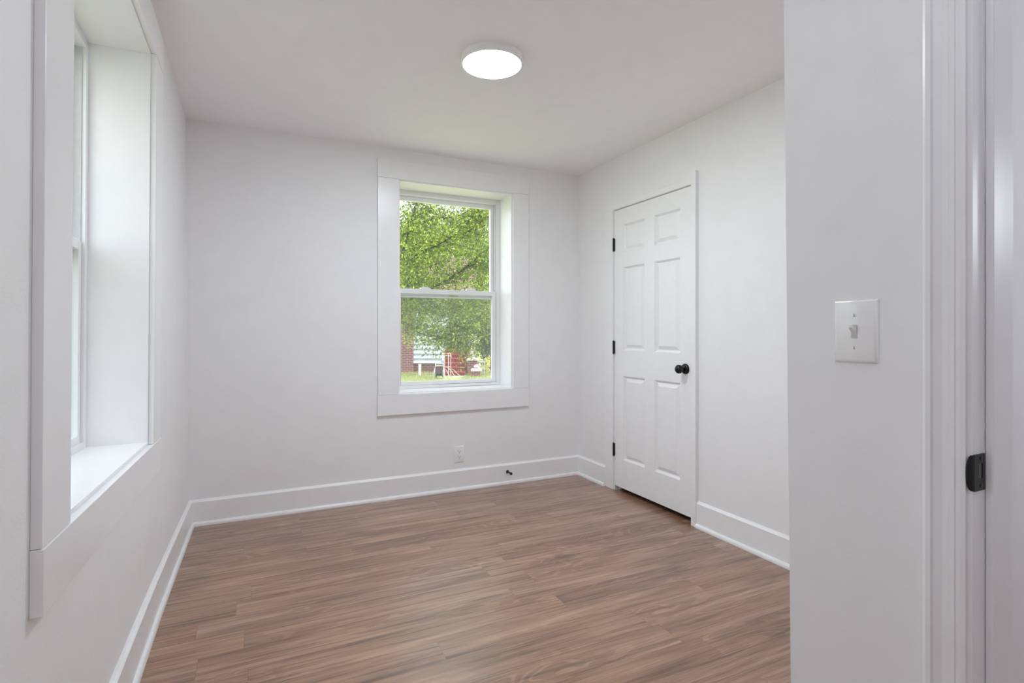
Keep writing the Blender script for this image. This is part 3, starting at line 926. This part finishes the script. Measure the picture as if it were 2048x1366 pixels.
bush('background_tree', 1010, 560, 42.0, 4.2, 4.2, 12000, .24, M_LEAF, 'broad sunlit tree far beyond the picket fence', 'tree', 3)
bush('background_tree', 860, 505, 58.0, 6.0, 4.4, 9000, .36, M_LEAF2, 'distant tree rising behind the house roof', 'tree', 3)
bush('yellow_shrub', 977, 737, 21.5, .16, .42, 420, .07, M_YELLOW, 'small yellow shrub beside the grey garden frame', 'shrub', 3)

# planter and figures on the piers
x, d, z = pa
pl_ = yroot('flower_planter', x, d, z, 'round planter of white flowers on the tallest brick pier', 'planter')
MB().lathe([(.05, 0), (.11, 0), (.10, .03), (.08, .06), (.15, .16), (.17, .18), (.16, .19), (.02, .17)], (x, d, z), 'z', 20).build('urn', M_CAP, pl_, smooth=True)
p = np.array([x, d, z + .28]) + nrg.normal(size=(420, 3)) * np.array([.12, .10, .09])
p = p[p[:, 2] > z + .17]
leaf_mesh('blossoms', M_FLOWER, pl_, p, nrg.uniform(.04, .08, len(p)), (x, d, z))['kind'] = 'stuff'
x, d, z = pb
fg = yroot('garden_figure', x, d, z, 'pale standing garden figure on the middle brick pier', 'garden ornament')
MB().lathe([(.0005, 0), (.10, 0), (.10, .04), (.07, .06), (.09, .16), (.07, .24), (.04, .28), (.055, .32), (.05, .37), (.0005, .40)], (x, d, z), 'z', 18).build('figure', M_CAP, fg, smooth=True)
x, d, z = pc
lf = yroot('garden_figure', x + .05, d, z, 'pale crouching garden figure on the lowest brick pier', 'garden ornament')
m = MB(); m.blob((x + .02, d, z + .085), .13, .09, .075, 14, 8); m.blob((x + .12, d - .02, z + .14), .06, .06, .065, 12, 8)
m.tube([(x + .09, d - .05, z + .015), (x + .10, d - .05, z + .09)], .025, 8); m.tube([(x + .09, d + .04, z + .015), (x + .10, d + .04, z + .09)], .025, 8)
m.build('figure', M_CAP, lf, smooth=True)

# hose reel cart
d = 19.6
def A(px, py, dd=d): return at(px, py, dd)
x0 = A(878, 760)[0]
hc = yroot('hose_reel_cart', x0, d, GZ, 'grey hose reel cart standing on the grass in front of the house', 'garden cart')
for k, sx in (('a', -.20), ('b', .18)):
    pts = [(x0 + sx - .02, d, GZ), (x0 + sx, d + .06, GZ + .22), (x0 + sx * .8, d + .12, GZ + .42), (x0 + sx * .75, d + .16, GZ + .56)]
    if k == 'b': pts[0] = (x0 + sx + .06, d, GZ)
    MB().tube(smooth_path(pts, 5), .017, 8).build('leg', M_METAL, hc, smooth=True)
MB().tube([(x0 - .17, d + .16, GZ + .55), (x0 + .16, d + .16, GZ + .55)], .017, 8).box(x0 - .15, x0 + .14, d + .06, d + .2, GZ + .46, GZ + .50).build('top_bar', M_METAL, hc)
MB().lathe([(.02, -.12), (.13, -.12), (.13, -.10), (.09, -.09), (.09, .09), (.13, .10), (.13, .12), (.02, .12)], (x0 + .0, d + .12, GZ + .19), 'x', 24).build('drum', M_DRUM, hc, smooth=True)
for sx in (-.165, .15):
    m = MB()
    ring = [(x0 + sx, d + .12 + .15 * math.cos(t), GZ + .19 + .15 * math.sin(t)) for t in np.linspace(0, 2 * math.pi, 25)]
    m.tube(ring, .013, 6)
    for t in np.linspace(0, math.pi, 4)[:-1]:
        m.tube([(x0 + sx, d + .12 + .15 * math.cos(t), GZ + .19 + .15 * math.sin(t)), (x0 + sx, d + .12 - .15 * math.cos(t), GZ + .19 - .15 * math.sin(t))], .006, 5)
    m.build('wheel', M_METAL, hc, smooth=True)

# pale metal railing beside the steps
d = 20.3
rx0, rx1, rz1 = A(889, 706, d)[0], A(901.5, 706, d)[0], A(889, 706.5, d)[2]
rl = yroot('hand_railing', (rx0 + rx1) / 2, d, GZ, 'pale tubular railing standing left of the red steps', 'railing')
for x in (rx0, rx0 + (rx1 - rx0) * .62, rx1):
    MB().tube([(x, d, GZ), (x, d, rz1)], .014, 8).build('post', M_PALEMETAL, rl, smooth=True)
for z in (rz1, rz1 - .10, rz1 - .52):
    MB().tube([(rx0, d, z), (rx1, d, z)], .012, 8).build('rail', M_PALEMETAL, rl, smooth=True)

# loose hose coils
d = 19.9
hz = yroot('garden_hose', A(908, 750, d)[0], d, GZ, 'pale garden hose looping over the grass by the steps', 'hose')
m = MB()
for pts in ([(893, 733, d), (902, 741, d - .1), (908, 750, d - .2), (916, 752.5, d - .2), (932, 752, d - .1)],
            [(897, 740, d), (906, 739, d - .1), (914, 747, d - .2), (920, 752.5, d - .2), (904, 753, d - .3), (896, 749, d - .2)],
            [(891, 738, d), (897, 749, d - .15), (903, 754, d - .3), (909, 756.0, d - .4)]):
    m.tube(smooth_path([(a, b2, max(GZ + .02, c)) for a, b2, c in [at(*q) for q in pts]], 6), .011, 6)
m.build('hose_coil', M_HOSE, hz, smooth=True)

# white pipe by the foundation
d = 20.8
px_ = A(839.5, 740, d)
pp = yroot('vent_pipe', px_[0], d, GZ, 'white upright pipe in front of the brick foundation', 'pipe')
MB().tube([(px_[0], d, GZ), (px_[0], d, A(839, 730, d)[2])], .052, 14).build('pipe_body', M_WHITE, pp, smooth=True)
MB().lathe([(.02, 0), (.060, 0), (.060, .05), (.02, .055)], (px_[0], d, A(839, 731, d)[2]), 'z', 16).build('pipe_cap', M_WHITE, pp, smooth=True)

# grey metal garden frame right of the piers
d = 20.9
gx0, gx1, gz1 = A(959.5, 718, d)[0], A(974, 718, d)[0], A(960, 719, d)[2]
gf = yroot('plant_trellis', (gx0 + gx1) / 2, d, GZ, 'grey metal plant frame standing right of the brick piers', 'trellis')
for q, top in ((0, .0), (.38, .05), (.62, .05), (1, -.06)):
    x = gx0 + (gx1 - gx0) * q
    MB().tube([(x, d, GZ), (x, d, gz1 + top)], .010, 6).build('upright', M_METAL, gf, smooth=True)
for z in (gz1 - .10, gz1 - .32):
    MB().tube([(gx0, d, z), (gx1, d, z - .02)], .010, 6).build('crossbar', M_METAL, gf, smooth=True)

# picket fence
d = 25.0
fx0, fx1 = A(976, 730, d)[0], A(1046, 730, d)[0]
pf = yroot('picket_fence', (fx0 + fx1) / 2, d, GZ, 'white picket fence at the right edge of the lawn', 'fence')
x = fx0
while x < fx1:
    MB().prism([(x, GZ), (x + .075, GZ), (x + .075, GZ + .68), (x + .0375, GZ + .76), (x, GZ + .68)], 'y', d, d + .02).build('picket', M_WHITE, pf)
    x += .145
for z in (GZ + .16, GZ + .52):
    MB().box(fx0 - .05, fx1 + .05, d + .021, d + .06, z, z + .07).build('rail', M_WHITE, pf)

# grass blades over the strip of lawn the window shows
n = 26000
gx = nrg.uniform(-5.6, .6, n); gd = nrg.uniform(15.0, 22.3, n)
ok = ~((gd > 21.8) & (gx < -1.0)) & ~((gd > 18.9) & (gx > -2.75) & (gx < -1.85) & (gd > 18.95))
gx, gd = gx[ok], gd[ok]; n = len(gx)
a = nrg.uniform(0, 2 * np.pi, n); hgt = nrg.uniform(.03, .085, n) * (1 + 1.0 * (np.abs(gd - 21.3) < .5))
w = .009
base = np.stack([gx, gd, np.full(n, GZ)], 1)
side = np.stack([np.cos(a), np.sin(a), np.zeros(n)], 1) * w
tip = base + np.stack([nrg.normal(size=n) * .02, nrg.normal(size=n) * .02, hgt], 1)
V = np.stack([base - side, base + side, tip], 1).reshape(-1, 3)
V = np.stack([V[:, 0] * cs + V[:, 1] * sn, -V[:, 0] * sn + V[:, 1] * cs, V[:, 2]], 1)
me = bpy.data.meshes.new('grass')
F = np.arange(n * 3, dtype=np.int32)
me.vertices.add(len(V)); me.vertices.foreach_set('co', V.astype(np.float32).ravel())
me.loops.add(n * 3); me.loops.foreach_set('vertex_index', F)
me.polygons.add(n); me.polygons.foreach_set('loop_start', np.arange(0, n * 3, 3, dtype=np.int32)); me.polygons.foreach_set('loop_total', np.full(n, 3, dtype=np.int32))
me.update(); me.validate()
me.materials.append(M_BLADE)
g = bpy.data.objects.new('grass', me); col.objects.link(g)
tag(g, 'short sunlit grass blades growing on the lawn', 'grass', kind='stuff')
